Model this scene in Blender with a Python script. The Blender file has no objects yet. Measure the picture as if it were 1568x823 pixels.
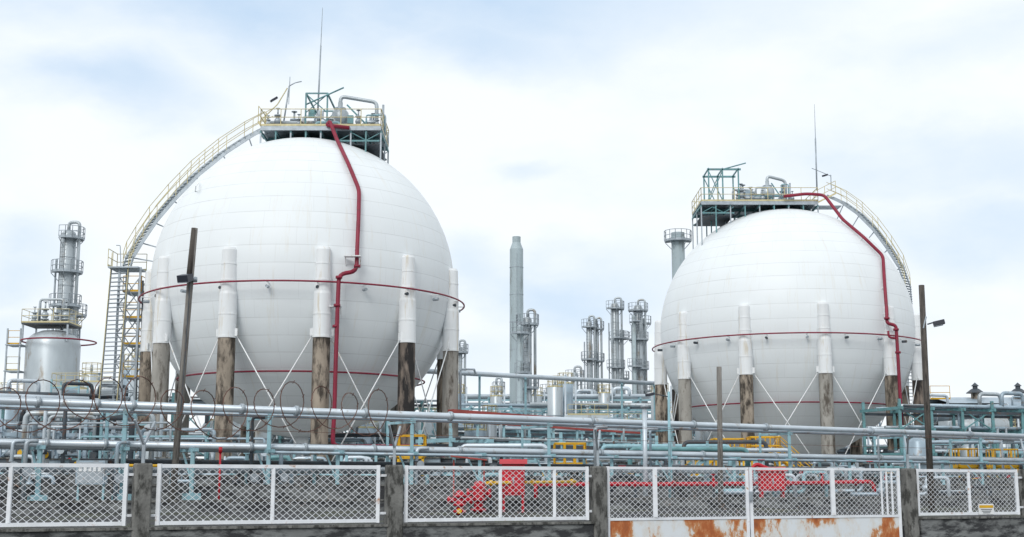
import bpy, math, random
from mathutils import Vector, Matrix
random.seed(7)
scene=bpy.context.scene
R_=math.radians
# ------------------------------------------------------------------ camera
T=R_(9.42); CZ=2.2; F=2000.0
cam_d=bpy.data.cameras.new("camera"); cam=bpy.data.objects.new("camera",cam_d)
scene.collection.objects.link(cam); scene.camera=cam
cam.location=(0,0,CZ); cam.rotation_euler=(R_(90)+T,0,0)
cam_d.sensor_width=36; cam_d.lens=36*F/1568; cam_d.clip_end=8000; cam_d.clip_start=0.1
ct,st=math.cos(T),math.sin(T)
def W(px,py,Y):
    u=(px-784)/F; v=(411.5-py)/F; s=Y/(ct-v*st)
    return Vector((u*s,Y,CZ+(st+v*ct)*s))
def ray(px,py):
    return W(px,py,1)-Vector((0,0,CZ))
def hit(px,py,c,r):
    d=ray(px,py).normalized(); o=Vector((0,0,CZ))-c
    b=o.dot(d); q=b*b-(o.dot(o)-r*r)
    s=-b-math.sqrt(max(q,0)); return Vector((0,0,CZ))+d*s
# ------------------------------------------------------------------ materials
def newmat(name):
    m=bpy.data.materials.new(name); m.use_nodes=True
    nt=m.node_tree; return m,nt,nt.nodes,nt.links,nt.nodes['Principled BSDF']
def mat(name,col,rough=.5,metal=0,var=.18,scale=1.5,dirt=None,dirt_amt=.5,dscale=(1,1,1),bump=.0,bscale=20):
    m,nt,N,L,P=newmat(name)
    tc=N.new('ShaderNodeTexCoord'); mp=N.new('ShaderNodeMapping'); mp.inputs['Scale'].default_value=dscale
    L.new(tc.outputs['Object'],mp.inputs[0])
    n=N.new('ShaderNodeTexNoise'); n.inputs['Scale'].default_value=scale; n.inputs['Detail'].default_value=6
    L.new(mp.outputs[0],n.inputs['Vector'])
    mr=N.new('ShaderNodeMapRange'); mr.inputs[1].default_value=.3; mr.inputs[2].default_value=.7
    mr.inputs[3].default_value=1-var; mr.inputs[4].default_value=1+var*.6
    L.new(n.outputs[0],mr.inputs[0])
    mx=N.new('ShaderNodeVectorMath'); mx.operation='SCALE'; mx.inputs[0].default_value=col
    L.new(mr.outputs[0],mx.inputs['Scale'])
    out=mx.outputs[0]
    if dirt:
        n2=N.new('ShaderNodeTexNoise'); n2.inputs['Scale'].default_value=scale*1.7; n2.inputs['Detail'].default_value=8; n2.inputs['Roughness'].default_value=.65
        mp2=N.new('ShaderNodeMapping'); mp2.inputs['Scale'].default_value=dscale; mp2.inputs['Location'].default_value=(13,5,7)
        L.new(tc.outputs['Object'],mp2.inputs[0]); L.new(mp2.outputs[0],n2.inputs['Vector'])
        r2=N.new('ShaderNodeMapRange'); r2.inputs[1].default_value=.62-.2*dirt_amt; r2.inputs[2].default_value=.72-.16*dirt_amt
        L.new(n2.outputs[0],r2.inputs[0])
        mc=N.new('ShaderNodeMix'); mc.data_type='RGBA'; L.new(r2.outputs[0],mc.inputs[0]); L.new(out,mc.inputs[6]); mc.inputs[7].default_value=(*dirt,1)
        out=mc.outputs[2]
    L.new(out,P.inputs['Base Color'])
    P.inputs['Roughness'].default_value=rough; P.inputs['Metallic'].default_value=metal
    if bump:
        nb=N.new('ShaderNodeTexNoise'); nb.inputs['Scale'].default_value=bscale; nb.inputs['Detail'].default_value=5
        L.new(tc.outputs['Object'],nb.inputs['Vector'])
        bp=N.new('ShaderNodeBump'); bp.inputs['Strength'].default_value=bump; bp.inputs['Distance'].default_value=.03
        L.new(nb.outputs[0],bp.inputs['Height']); L.new(bp.outputs[0],P.inputs['Normal'])
    return m
M_white=mat('white_paint',(.78,.80,.81),.45,var=.06,scale=1.2,dirt=(.55,.48,.38),dirt_amt=.15,dscale=(1.5,1.5,.3))
M_clad=mat('white_cladding',(.76,.785,.80),.4,var=.07,scale=.8,dirt=(.62,.58,.5),dirt_amt=.35,dscale=(3,3,.3))
M_fence=mat('fence_white_paint',(.78,.81,.85),.45,var=.1,scale=3,dirt=(.42,.2,.09),dirt_amt=.06)
M_conc=mat('stained_concrete',(.35,.335,.305),.9,var=.3,scale=.8,dirt=(.10,.085,.07),dirt_amt=.6,dscale=(1.5,1.5,.5),bump=.6,bscale=6)
M_concd=mat('black_stained_concrete',(.22,.18,.15),.9,var=.4,scale=.8,dirt=(.022,.02,.02),dirt_amt=1.15,dscale=(1.8,1.8,.4),bump=.6,bscale=6)
M_concb=mat('brown_stained_concrete',(.33,.28,.225),.9,var=.4,scale=.9,dirt=(.055,.045,.036),dirt_amt=.85,dscale=(1.6,1.6,.5),bump=.6,bscale=6)
M_post=mat('weathered_concrete',(.19,.19,.18),.9,var=.35,scale=2.5,dirt=(.05,.05,.046),dirt_amt=.8,dscale=(1.4,1.4,.6),bump=.6,bscale=14)
M_wall=mat('damp_concrete',(.20,.21,.21),.9,var=.3,scale=1.2,dirt=(.035,.037,.04),dirt_amt=.95,dscale=(.7,.7,2),bump=.5,bscale=10)
M_bounce=mat('added_bounce_pad',(.44,.44,.43),.9,var=.2,scale=.3,dirt=(.27,.26,.24),dirt_amt=.5,bump=.3,bscale=6)  # pale concrete tone chosen to bounce light onto the sphere undersides
M_red=mat('crimson_pipe_paint',(.235,.008,.034),.5,var=.2,scale=2,dirt=(.14,.02,.025),dirt_amt=.25)
M_fire=mat('fire_red_paint',(.50,.004,.018),.45,var=.22,scale=2,dirt=(.2,.01,.015),dirt_amt=.3)
M_pipe=mat('grey_blue_pipe',(.34,.43,.50),.4,metal=.25,var=.22,scale=1.3,dirt=(.24,.2,.17),dirt_amt=.25)
M_pipel=mat('pale_pipe',(.56,.63,.69),.38,metal=.3,var=.15,scale=.9,dirt=(.35,.33,.3),dirt_amt=.2)
M_galv=mat('galvanised_steel',(.38,.43,.47),.45,metal=.35,var=.2,scale=3)
M_teal=mat('teal_steel',(.13,.29,.31),.5,var=.25,scale=2,dirt=(.2,.13,.09),dirt_amt=.15)
M_tealp=mat('pale_teal_steel',(.27,.46,.52),.5,var=.2,scale=2,dirt=(.25,.2,.15),dirt_amt=.15)
M_dark=mat('dark_steel',(.05,.065,.08),.55,var=.3,scale=2,dirt=(.12,.06,.035),dirt_amt=.3)
M_yel=mat('yellow_paint',(.70,.40,.01),.5,var=.2,scale=3,dirt=(.4,.2,.03),dirt_amt=.2)
M_cream=mat('cream_rail_paint',(.60,.53,.30),.5,var=.2,scale=3)
M_rust=mat('rusty_wire',(.13,.065,.05),.8,var=.3,scale=6)
M_wood=mat('weathered_wood',(.10,.088,.078),.9,var=.4,scale=2.2,dirt=(.03,.028,.025),dirt_amt=.6,dscale=(6,6,.5),bump=.6,bscale=30)
M_woodg=mat('grey_painted_pole',(.20,.19,.175),.8,var=.35,scale=2.2,dirt=(.08,.07,.06),dirt_amt=.5,dscale=(6,6,.5),bump=.4,bscale=30)
M_stack=mat('stack_steel',(.38,.46,.49),.5,var=.2,scale=.5,dirt=(.22,.25,.25),dirt_amt=.35,dscale=(1,1,.3))
M_vess=mat('vessel_steel',(.44,.49,.52),.38,metal=.3,var=.22,scale=.7,dirt=(.25,.22,.18),dirt_amt=.35,dscale=(1,1,.35))
M_redroof=mat('red_oxide',(.36,.07,.06),.7,var=.25,scale=1)
M_lamp=mat('lamp_housing',(.03,.035,.05),.4)
M_glass=mat('lamp_glass',(.35,.4,.45),.15)
def gate_mat():
    m,nt,N,L,P=newmat('rusted_gate_sheet')
    tc=N.new('ShaderNodeTexCoord')
    mp=N.new('ShaderNodeMapping'); mp.inputs['Scale'].default_value=(1,1,.6); L.new(tc.outputs['Object'],mp.inputs[0])
    n=N.new('ShaderNodeTexNoise'); n.inputs['Scale'].default_value=1.1; n.inputs['Detail'].default_value=10; n.inputs['Roughness'].default_value=.68
    L.new(mp.outputs[0],n.inputs['Vector'])
    cr=N.new('ShaderNodeValToRGB'); e=cr.color_ramp.elements
    e[0].position=.40; e[0].color=(.72,.76,.79,1); e[1].position=.72; e[1].color=(.16,.05,.025,1)
    a=e.new(.48); a.color=(.68,.66,.62,1); a=e.new(.51); a.color=(.55,.27,.12,1); a=e.new(.56); a.color=(.45,.13,.035,1)
    L.new(n.outputs[0],cr.inputs[0]); L.new(cr.outputs[0],P.inputs['Base Color']); P.inputs['Roughness'].default_value=.7
    return m
M_gate=gate_mat()
def ground_mat():
    m,nt,N,L,P=newmat('gravel_ground')
    tc=N.new('ShaderNodeTexCoord')
    n=N.new('ShaderNodeTexNoise'); n.inputs['Scale'].default_value=.3; n.inputs['Detail'].default_value=12; n.inputs['Roughness'].default_value=.8
    L.new(tc.outputs['Object'],n.inputs['Vector'])
    cr=N.new('ShaderNodeValToRGB'); e=cr.color_ramp.elements
    e[0].position=.35; e[0].color=(.022,.024,.028,1); e[1].position=.68; e[1].color=(.15,.14,.135,1)
    a=e.new(.5); a.color=(.045,.046,.05,1); a=e.new(.58); a.color=(.05,.058,.035,1)
    L.new(n.outputs[0],cr.inputs[0]); L.new(cr.outputs[0],P.inputs['Base Color']); P.inputs['Roughness'].default_value=.95
    n2=N.new('ShaderNodeTexNoise'); n2.inputs['Scale'].default_value=9; n2.inputs['Detail'].default_value=4
    L.new(tc.outputs['Object'],n2.inputs['Vector'])
    bp=N.new('ShaderNodeBump'); bp.inputs['Strength'].default_value=.8; bp.inputs['Distance'].default_value=.08
    L.new(n2.outputs[0],bp.inputs['Height']); L.new(bp.outputs[0],P.inputs['Normal'])
    return m
M_ground=ground_mat()
def sphere_mat(name,R):
    m,nt,N,L,P=newmat(name)
    tc=N.new('ShaderNodeTexCoord'); sp=N.new('ShaderNodeSeparateXYZ'); L.new(tc.outputs['Object'],sp.inputs[0])
    def mth(op,a,b=None,c=None):
        x=N.new('ShaderNodeMath'); x.operation=op
        for i,q in enumerate((a,b,c)):
            if q is None: continue
            if isinstance(q,(int,float)): x.inputs[i].default_value=q
            else: L.new(q,x.inputs[i])
        return x.outputs[0]
    zz=mth('DIVIDE',sp.outputs[2],R); zc=mth('MINIMUM',mth('MAXIMUM',zz,-.9999),.9999)
    lat=mth('MULTIPLY',mth('ARCSINE',zc),57.2958/6.3)
    fb=mth('FLOOR',lat); fr=mth('FRACT',lat)
    lon=mth('ARCTAN2',sp.outputs[1],sp.outputs[0])
    wb=N.new('ShaderNodeTexWhiteNoise'); wb.noise_dimensions='1D'; L.new(fb,wb.inputs['W'])
    ll=mth('ADD',mth('MULTIPLY',lon,22/6.28318),wb.outputs[0])
    fl=mth('FRACT',ll); fi=mth('FLOOR',ll)
    dl=mth('MULTIPLY',mth('MINIMUM',fr,mth('SUBTRACT',1,fr)),R*6.3/57.3)
    cosl=mth('COSINE',mth('ARCSINE',zc))
    dv=mth('MULTIPLY',mth('MULTIPLY',mth('MINIMUM',fl,mth('SUBTRACT',1,fl)),6.28318/22*R),cosl)
    s1=mth('LESS_THAN',dl,.02); s2=mth('MULTIPLY',mth('LESS_THAN',dv,.016),.45)
    nv=N.new('ShaderNodeTexNoise'); nv.inputs['Scale'].default_value=.5; nv.inputs['Detail'].default_value=4; L.new(tc.outputs['Object'],nv.inputs['Vector'])
    rv=N.new('ShaderNodeMapRange'); rv.inputs[1].default_value=.35; rv.inputs[2].default_value=.65; rv.inputs[3].default_value=.35; rv.inputs[4].default_value=1; L.new(nv.outputs[0],rv.inputs[0])
    seam=mth('MULTIPLY',mth('MAXIMUM',s1,s2),rv.outputs[0])
    cb=N.new('ShaderNodeCombineXYZ'); L.new(fb,cb.inputs[0]); L.new(fi,cb.inputs[1])
    wn=N.new('ShaderNodeTexWhiteNoise'); wn.noise_dimensions='2D'; L.new(cb.outputs[0],wn.inputs['Vector'])
    pv=mth('MULTIPLY_ADD',wn.outputs[0],.02,.99)
    cs=N.new('ShaderNodeCombineXYZ'); L.new(mth('MULTIPLY',lon,24),cs.inputs[0]); L.new(mth('MULTIPLY',zz,2.0),cs.inputs[1])
    ns=N.new('ShaderNodeTexNoise'); ns.inputs['Scale'].default_value=1; ns.inputs['Detail'].default_value=7; ns.inputs['Roughness'].default_value=.72
    L.new(cs.outputs[0],ns.inputs['Vector'])
    rs=N.new('ShaderNodeMapRange'); rs.inputs[1].default_value=.55; rs.inputs[2].default_value=.78; rs.inputs[4].default_value=.6
    L.new(ns.outputs[0],rs.inputs[0])
    nb=N.new('ShaderNodeTexNoise'); nb.inputs['Scale'].default_value=.35; nb.inputs['Detail'].default_value=5
    L.new(tc.outputs['Object'],nb.inputs['Vector'])
    big=mth('MULTIPLY_ADD',nb.outputs[0],.10,.95)
    vs=N.new('ShaderNodeVectorMath'); vs.operation='SCALE'; vs.inputs[0].default_value=(.765,.805,.825)
    L.new(mth('MULTIPLY',pv,big),vs.inputs['Scale'])
    m1=N.new('ShaderNodeMix'); m1.data_type='RGBA'; L.new(rs.outputs[0],m1.inputs[0]); L.new(vs.outputs[0],m1.inputs[6]); m1.inputs[7].default_value=(.63,.58,.47,1)
    m2=N.new('ShaderNodeMix'); m2.data_type='RGBA'; L.new(mth('MULTIPLY',seam,.5),m2.inputs[0]); L.new(m1.outputs[2],m2.inputs[6]); m2.inputs[7].default_value=(.40,.41,.42,1)
    L.new(m2.outputs[2],P.inputs['Base Color']); P.inputs['Roughness'].default_value=.5
    hb=mth('MULTIPLY',mth('MULTIPLY',fr,mth('SUBTRACT',1,fr)),4)
    bp=N.new('ShaderNodeBump'); bp.inputs['Strength'].default_value=.10; bp.inputs['Distance'].default_value=.05
    L.new(hb,bp.inputs['Height']); L.new(bp.outputs[0],P.inputs['Normal'])
    return m
# ------------------------------------------------------------------ mesh builder
class B:
    def __init__(s,name,origin=(0,0,0)):
        s.name=name; s.o=Vector(origin); s.v=[]; s.f=[]; s.m=[]; s.sm=[]; s.ml=[]
    def mi(s,mt):
        if mt not in s.ml: s.ml.append(mt)
        return s.ml.index(mt)
    def add(s,vs,fs,mt,smooth=False):
        b=len(s.v); k=s.mi(mt)
        s.v+= [Vector(x)-s.o for x in vs]
        for f in fs:
            s.f.append([b+i for i in f]); s.m.append(k); s.sm.append(smooth and len(f)==4)
    def tube(s,p,q,r,mt,n=8,r2=None,cap=True):
        p=Vector(p);q=Vector(q);d=q-p
        if d.length<1e-6: return
        d.normalize(); a=Vector((0,0,1)) if abs(d.z)<.9 else Vector((1,0,0))
        x=d.cross(a).normalized(); y=d.cross(x)
        if r2 is None:r2=r
        vs=[];
        for (c,rr) in ((p,r),(q,r2)):
            for i in range(n):
                t=2*math.pi*(i+.5)/n; vs.append(c+x*math.cos(t)*rr+y*math.sin(t)*rr)
        fs=[(i,(i+1)%n,n+(i+1)%n,n+i) for i in range(n)]
        if cap: fs+=[tuple(range(n))[::-1],tuple(range(n,2*n))]
        s.add(vs,fs,mt,n>5)
    def path(s,pts,r,mt,n=8,closed=False):
        pts=[Vector(p) for p in pts]; k=len(pts); vs=[]; x=None
        for i in range(k):
            if closed: d=(pts[(i+1)%k]-pts[i-1])
            else: d=pts[min(i+1,k-1)]-pts[max(i-1,0)]
            d.normalize()
            if x is None:
                a=Vector((0,0,1)) if abs(d.z)<.9 else Vector((1,0,0)); x=d.cross(a).normalized()
            else:
                x=(x-d*x.dot(d)).normalized()
            y=d.cross(x)
            for j in range(n):
                t=2*math.pi*(j+.5)/n; vs.append(pts[i]+x*math.cos(t)*r+y*math.sin(t)*r)
        fs=[]
        for i in range(k if closed else k-1):
            a=i*n; b=((i+1)%k)*n
            for j in range(n): fs.append((a+j,a+(j+1)%n,b+(j+1)%n,b+j))
        if not closed: fs+=[tuple(range(n))[::-1],tuple(range((k-1)*n,k*n))]
        s.add(vs,fs,mt,n>5)
    def run(s,pts,r,mt,n=8,bend=None):
        pts=[Vector(p) for p in pts]; bend=bend or r*2.5; o=[pts[0]]
        for i in range(1,len(pts)-1):
            a=pts[i-1]-pts[i]; b=pts[i+1]-pts[i]; l=min(bend,a.length*.45,b.length*.45)
            a=a.normalized()*l; b=b.normalized()*l
            for t in (0,.25,.5,.75,1):
                o.append(pts[i]+a*(1-t)**2+b*t*t)
        o.append(pts[-1]); s.path(o,r,mt,n)
    def box(s,c,size,mt,rz=0):
        c=Vector(c); h=Vector(size)/2; ca,sa=math.cos(rz),math.sin(rz); vs=[]
        for dz in(-1,1):
            for dx,dy in((-1,-1),(1,-1),(1,1),(-1,1)):
                X=dx*h.x;Y=dy*h.y; vs.append(c+Vector((X*ca-Y*sa,X*sa+Y*ca,dz*h.z)))
        s.add(vs,[(3,2,1,0),(4,5,6,7),(0,1,5,4),(1,2,6,5),(2,3,7,6),(3,0,4,7)],mt)
    def beam(s,p,q,w,h,mt):
        p=Vector(p);q=Vector(q);d=(q-p).normalized(); a=Vector((0,0,1)) if abs(d.z)<.95 else Vector((0,1,0))
        x=d.cross(a).normalized()*w/2; y=x.cross(d).normalized()*h/2; vs=[]
        for c in(p,q): vs+=[c-x-y,c+x-y,c+x+y,c-x+y]
        s.add(vs,[(3,2,1,0),(4,5,6,7),(0,1,5,4),(1,2,6,5),(2,3,7,6),(3,0,4,7)],mt)
    def lathe(s,c,prof,mt,n=32,smooth=True):
        c=Vector(c); vs=[];fs=[]
        for r,z in prof:
            for i in range(n):
                t=2*math.pi*i/n; vs.append(c+Vector((r*math.cos(t),r*math.sin(t),z)))
        for k in range(len(prof)-1):
            for i in range(n):
                fs.append((k*n+i,k*n+(i+1)%n,(k+1)*n+(i+1)%n,(k+1)*n+i))
        s.add(vs,fs,mt,smooth)
    def lathes(s,c,prof,mt,n=24):
        for a,b in zip(prof,prof[1:]): s.lathe(c,[a,b],mt,n)
    def ball(s,c,r,mt,n=16,sz=1):
        s.lathe(c,[(max(r*math.cos(R_(a)),.001),r*sz*math.sin(R_(a))) for a in [-90+180*i/(n//2) for i in range(n//2+1)]],mt,n)
    def rail(s,pts,mt,h=1.05,r=.025,step=1.2,closed=False):
        pts=[Vector(p) for p in pts]
        if closed: pts=pts+[pts[0]]
        for a,b in zip(pts,pts[1:]):
            for hh in (h,h*.52): s.tube(a+Vector((0,0,hh)),b+Vector((0,0,hh)),r,mt,5)
            s.beam(a+Vector((0,0,.07)),b+Vector((0,0,.07)),.02,.12,mt)
            k=max(1,round((b-a).length/step))
            for i in range(k+1):
                q=a.lerp(b,i/k); s.tube(q,q+Vector((0,0,h)),r,mt,5)
    def done(s):
        me=bpy.data.meshes.new(s.name); me.from_pydata([tuple(x) for x in s.v],[],s.f)
        for mt in s.ml: me.materials.append(mt)
        me.polygons.foreach_set('material_index',s.m); me.polygons.foreach_set('use_smooth',s.sm)
        me.update(); ob=bpy.data.objects.new(s.name,me); ob.location=s.o; scene.collection.objects.link(ob); return ob
# ------------------------------------------------------------------ world + sun
w=bpy.data.worlds.new("World"); scene.world=w; w.use_nodes=True
N=w.node_tree.nodes; L=w.node_tree.links; bg=N['Background']; bg.inputs[1].default_value=.1
sky=N.new('ShaderNodeTexSky'); sky.sky_type='NISHITA'; sky.sun_disc=False
SD=Vector((-.28,-.80,.60)).normalized()
sky.sun_elevation=math.asin(SD.z); sky.sun_rotation=math.atan2(SD.x,SD.y)
tc=N.new('ShaderNodeTexCoord')
nz=N.new('ShaderNodeTexNoise'); nz.inputs['Scale'].default_value=4.5; nz.inputs['Detail'].default_value=6; nz.inputs['Roughness'].default_value=.55
mpw=N.new('ShaderNodeMapping'); mpw.inputs['Scale'].default_value=(1,1,2.0); L.new(tc.outputs['Generated'],mpw.inputs[0]); L.new(mpw.outputs[0],nz.inputs['Vector'])
sub=N.new('ShaderNodeVectorMath'); sub.operation='SUBTRACT'; L.new(nz.outputs['Color'],sub.inputs[0]); sub.inputs[1].default_value=(.5,.5,.5)
scl=N.new('ShaderNodeVectorMath'); scl.operation='SCALE'; L.new(sub.outputs[0],scl.inputs[0]); scl.inputs['Scale'].default_value=.13
wd=N.new('ShaderNodeVectorMath'); wd.operation='ADD'; L.new(tc.outputs['Generated'],wd.inputs[0]); L.new(scl.outputs[0],wd.inputs[1])
blobs=[(520,-40,620,110,1.0),(190,145,120,60,.75),(290,170,60,40,.5),(760,60,170,60,.7),(1500,40,260,45,.3),(1450,270,230,60,.5),(1500,370,190,60,.55),
       (880,430,170,60,.65),(740,400,70,45,.45),(850,262,60,16,.35),(30,400,70,40,.5),(980,380,60,40,.25),(720,530,120,50,.3),(30,500,120,40,.3)]
acc=None
for px,py,rx,ry,k in blobs:
    d=ray(px,py).normalized()
    s1=N.new('ShaderNodeVectorMath'); s1.operation='SUBTRACT'; L.new(wd.outputs[0],s1.inputs[0]); s1.inputs[1].default_value=d
    s2=N.new('ShaderNodeVectorMath'); s2.operation='MULTIPLY'; L.new(s1.outputs[0],s2.inputs[0]); s2.inputs[1].default_value=(F/rx,F/rx,F/ry)
    s3=N.new('ShaderNodeVectorMath'); s3.operation='LENGTH'; L.new(s2.outputs[0],s3.inputs[0])
    mr=N.new('ShaderNodeMapRange'); mr.interpolation_type='SMOOTHSTEP'; mr.inputs[1].default_value=.1; mr.inputs[2].default_value=1.7; mr.inputs[3].default_value=k; mr.inputs[4].default_value=0
    L.new(s3.outputs['Value'],mr.inputs[0])
    if acc is None: acc=mr.outputs[0]
    else:
        a=N.new('ShaderNodeMath'); a.operation='MAXIMUM'; L.new(acc,a.inputs[0]); L.new(mr.outputs[0],a.inputs[1]); acc=a.outputs[0]
nz2=N.new('ShaderNodeTexNoise'); nz2.inputs['Scale'].default_value=9; nz2.inputs['Detail'].default_value=7; nz2.inputs['Roughness'].default_value=.58
L.new(mpw.outputs[0],nz2.inputs['Vector'])
r2=N.new('ShaderNodeMapRange'); r2.inputs[1].default_value=.3; r2.inputs[2].default_value=.7; r2.inputs[3].default_value=-.12; r2.inputs[4].default_value=.17
L.new(nz2.outputs[0],r2.inputs[0])
ad=N.new('ShaderNodeMath'); ad.operation='ADD'; ad.use_clamp=True; L.new(acc,ad.inputs[0]); L.new(r2.outputs[0],ad.inputs[1])
skm=N.new('ShaderNodeMix'); skm.data_type='RGBA'; skm.inputs[0].default_value=.1; skm.inputs[6].default_value=(6.3,8.0,10.0,1); L.new(sky.outputs[0],skm.inputs[7])
fin=N.new('ShaderNodeMix'); fin.data_type='RGBA'; L.new(ad.outputs[0],fin.inputs[0]); fin.inputs[6].default_value=(9.8,10.3,10.7,1); L.new(skm.outputs[2],fin.inputs[7])
L.new(fin.outputs[2],bg.inputs[0])
sl=bpy.data.lights.new('sun','SUN'); sl.energy=1.45; sl.angle=R_(24); sl.color=(1,.97,.93)
so=bpy.data.objects.new('sun',sl); scene.collection.objects.link(so); so.rotation_euler=SD.to_track_quat('Z','Y').to_euler(); so.location=(-30,-40,60)
scene.view_settings.view_transform='Standard'; scene.view_settings.look='None'; scene.view_settings.exposure=0
# ------------------------------------------------------------------ ground
A=34.3; SL=.464
fd=Vector((1,SL,0)).normalized(); fn=Vector((-fd.y,fd.x,0)); f0=Vector((0,A,0))
def GZ(x,y):
    s=(Vector((x,y,0))-f0).dot(fn)
    return 0 if s<0 else 1.0+.8*min(1,s/18)
g=B('ground')
ss=[-3000,-200,-20,-.06,.06,9,18,60,200,3500]; zs=[0,0,0,0,1.0,1.4,1.8,1.8,1.8,1.8]; tt=[-3500,-500,-100,-30,0,30,100,500,3500]
vs=[f0+fd*t+fn*s+Vector((0,0,z)) for s,z in zip(ss,zs) for t in tt]; n=len(tt)
g.add(vs,[(i*n+j,i*n+j+1,(i+1)*n+j+1,(i+1)*n+j) for i in range(len(ss)-1) for j in range(n-1)],M_ground); g.done()
g=B('added_bounce_pad')  # added pale pad around the tanks, reflects light up to the spheres
g.add([f0+fd*t+fn*s+Vector((0,0,1.806)) for t,s in((-60,23),(100,23),(100,120),(-60,120))],[(0,1,2,3)],M_bounce); g.done()
# ------------------------------------------------------------------ fence
def FP(px,py=755):
    v=(411.5-py)/F; u=(px-784)/F/(ct-v*st); Y=A/(1-SL*u); return Vector((u*Y,Y,0))
frz=math.atan2(fd.y,fd.x)
def at(p,z): return Vector((p.x,p.y,z))
def mesh_panel(b,p,q,z0,z1,pitch=.18,r=.0068,mt=M_fence):
    Lw=(q-p).length; d=(q-p).normalized(); H=z1-z0
    up=Vector((0,0,1)); k=.82
    Wd=H/k; x=-Wd
    while x<Lw:
        for sgn in (1,-1):
            a0,a1=max(0,-x),min(Wd,Lw-x)
            if a1>a0+.02:
                if sgn>0: A1=(x+a0,a0*k);B1=(x+a1,a1*k)
                else: A1=(x+a0,H-a0*k);B1=(x+a1,H-a1*k)
                off=fn*(.004*sgn)
                P=at(p,z0)+d*A1[0]+up*A1[1]+off;Q=at(p,z0)+d*B1[0]+up*B1[1]+off
                b.tube(P,Q,r,mt,3,cap=False)
        x+=pitch
zt,zb=2.64,1.34
def panel(pxa,pxb,mids,name='chain_link_fence'):
    b=B(name); p=FP(pxa);q=FP(pxb)
    d=(q-p).normalized()
    for z in (zt,zb): b.beam(at(p,z),at(q,z),.07,.085,M_fence)
    for e in (p,q): b.beam(at(e,zb-.05),at(e,zt+.05),.09,.095,M_fence)
    for m in mids:
        e=FP(m); b.beam(at(e,zb+.04),at(e,zt-.04),.085,.07,M_fence)
    mesh_panel(b,p,q,zb+.03,zt-.03)
    for e,sg in((p,-1),(q,1)):
        for z in(zb+.18,zt-.2): b.beam(at(e,z),at(e+d*sg*.3,z),.04,.06,M_fence)
    b.done()
panel(-160,192,[15]); panel(243,579,[418]); panel(622,899,[766,849]); panel(1405,1557,[1484])
panel(1590,1760,[1675])
def fence_post(px,wd=.42):
    b=B('concrete_fence_post'); p=FP(px)
    c=Vector((p.x,p.y,0))
    def ring(z,k):
        o=[]
        hx,hy=wd/2*k,.17*k; c2=.04
        for dx,dy in((-hx+c2,-hy),(hx-c2,-hy),(hx,-hy+c2),(hx,hy-c2),(hx-c2,hy),(-hx+c2,hy),(-hx,hy-c2),(-hx,-hy+c2)):
            o.append(c+fd*dx+fn*dy+Vector((0,0,z)))
        return o
    vs=ring(-.2,1.06)+ring(2.66,1)+ring(2.70,.9)
    fs=[(k*8+i,k*8+(i+1)%8,(k+1)*8+(i+1)%8,(k+1)*8+i) for k in range(2) for i in range(8)]+[tuple(range(16,24))]
    b.add(vs,fs,M_post)
    t=at(c,2.68); k=at(c,3.12); b.beam(t,k,.07,.07,M_galv)
    b.box(t+Vector((0,0,.01)),(.25,.2,.02),M_galv,frz)
    for sg in(-1,1):
        e=k+fn*sg*.42+fd*sg*.30+Vector((0,0,.55)); b.beam(k,e,.05,.05,M_galv)
    b.done()
for px in (217,603,916,1392,1573): fence_post(px,.40)
b=B('concrete_wall')
def wseg(a,c):
    p=FP(a);q=FP(c); m=(p+q)/2; Lw=(q-p).length
    b.box(at(m,.5),(Lw,.24,1.4),M_wall,frz); b.box(at(m,1.225),(Lw,.34,.06),M_post,frz)
wseg(-260,206);wseg(229,592);wseg(614,905);wseg(1404,1563);wseg(1583,1800); b.done()
b=B('steel_gate'); gz=1.30
for a,c in((931,1144),(1150,1376)):
    p=FP(a);q=FP(c)
    for z in (zt+.02,gz+.0): b.beam(at(p,z),at(q,z),.07,.07,M_fence)
    for e in(p,q): b.beam(at(e,.12),at(e,zt+.06),.09,.09,M_fence)
    m=(p+q)/2; b.box(at(m,.70),((q-p).length-.1,.03,1.12),M_gate,frz)
    b.beam(at(p,.13),at(q,.13),.07,.07,M_fence)
    mesh_panel(b,p,q,gz+.04,zt-.02)
for px in (1003,1275): b.beam(at(FP(px),gz+.04),at(FP(px),zt),.12,.12,M_fence)
for px in (1350,1358,1366): b.beam(at(FP(px),gz+.04),at(FP(px),zt),.05,.05,M_fence)
b.box(at(FP(1147),1.9)-fn*.08,(.1,.08,.25),M_galv,frz)
b.done()
b=B('warning_sign'); p=FP(1508,782)-fn*.06
b.box(at(p,1.47),(.62,.012,.32),M_white,frz); b.box(at(p-fn*.012,1.55),(.56,.006,.08),M_yel,frz)
for i in range(3): b.box(at(p-fn*.012,1.46-.05*i),(.45-.08*i,.006,.018),M_dark,frz)
b.done()
b=B('razor_wire')
p=FP(-120);q=FP(640); Lw=(q-p).length; cz=4.0
pts=[]
nl=int(Lw/.72)
for i in range(nl*20):
    t=i/20; a=2*math.pi*t; rr=.53+.08*math.sin(t*2.3)+.06*math.sin(t*5.1)
    pts.append(at(p+fd*(t*.72+.20*math.cos(a)),cz-.08*math.sin(t*.9))+fn*(rr*math.cos(a)*.8)+fd*(rr*.65*math.cos(a))+Vector((0,0,rr*math.sin(a))))
b.path(pts,.014,M_rust,3)
for dz,o in((-.45,0),(-.1,.4),(-.1,-.4)):
    b.tube(at(FP(-160),cz+dz)+fn*o,at(FP(1700),cz+dz-.3)+fn*o,.006,M_rust,3)
for i in range(0,len(pts),3):
    pp=pts[i]; b.tube(pp-Vector((.025,0,.04)),pp+Vector((.025,0,.04)),.009,M_rust,3)
b.done()
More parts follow.
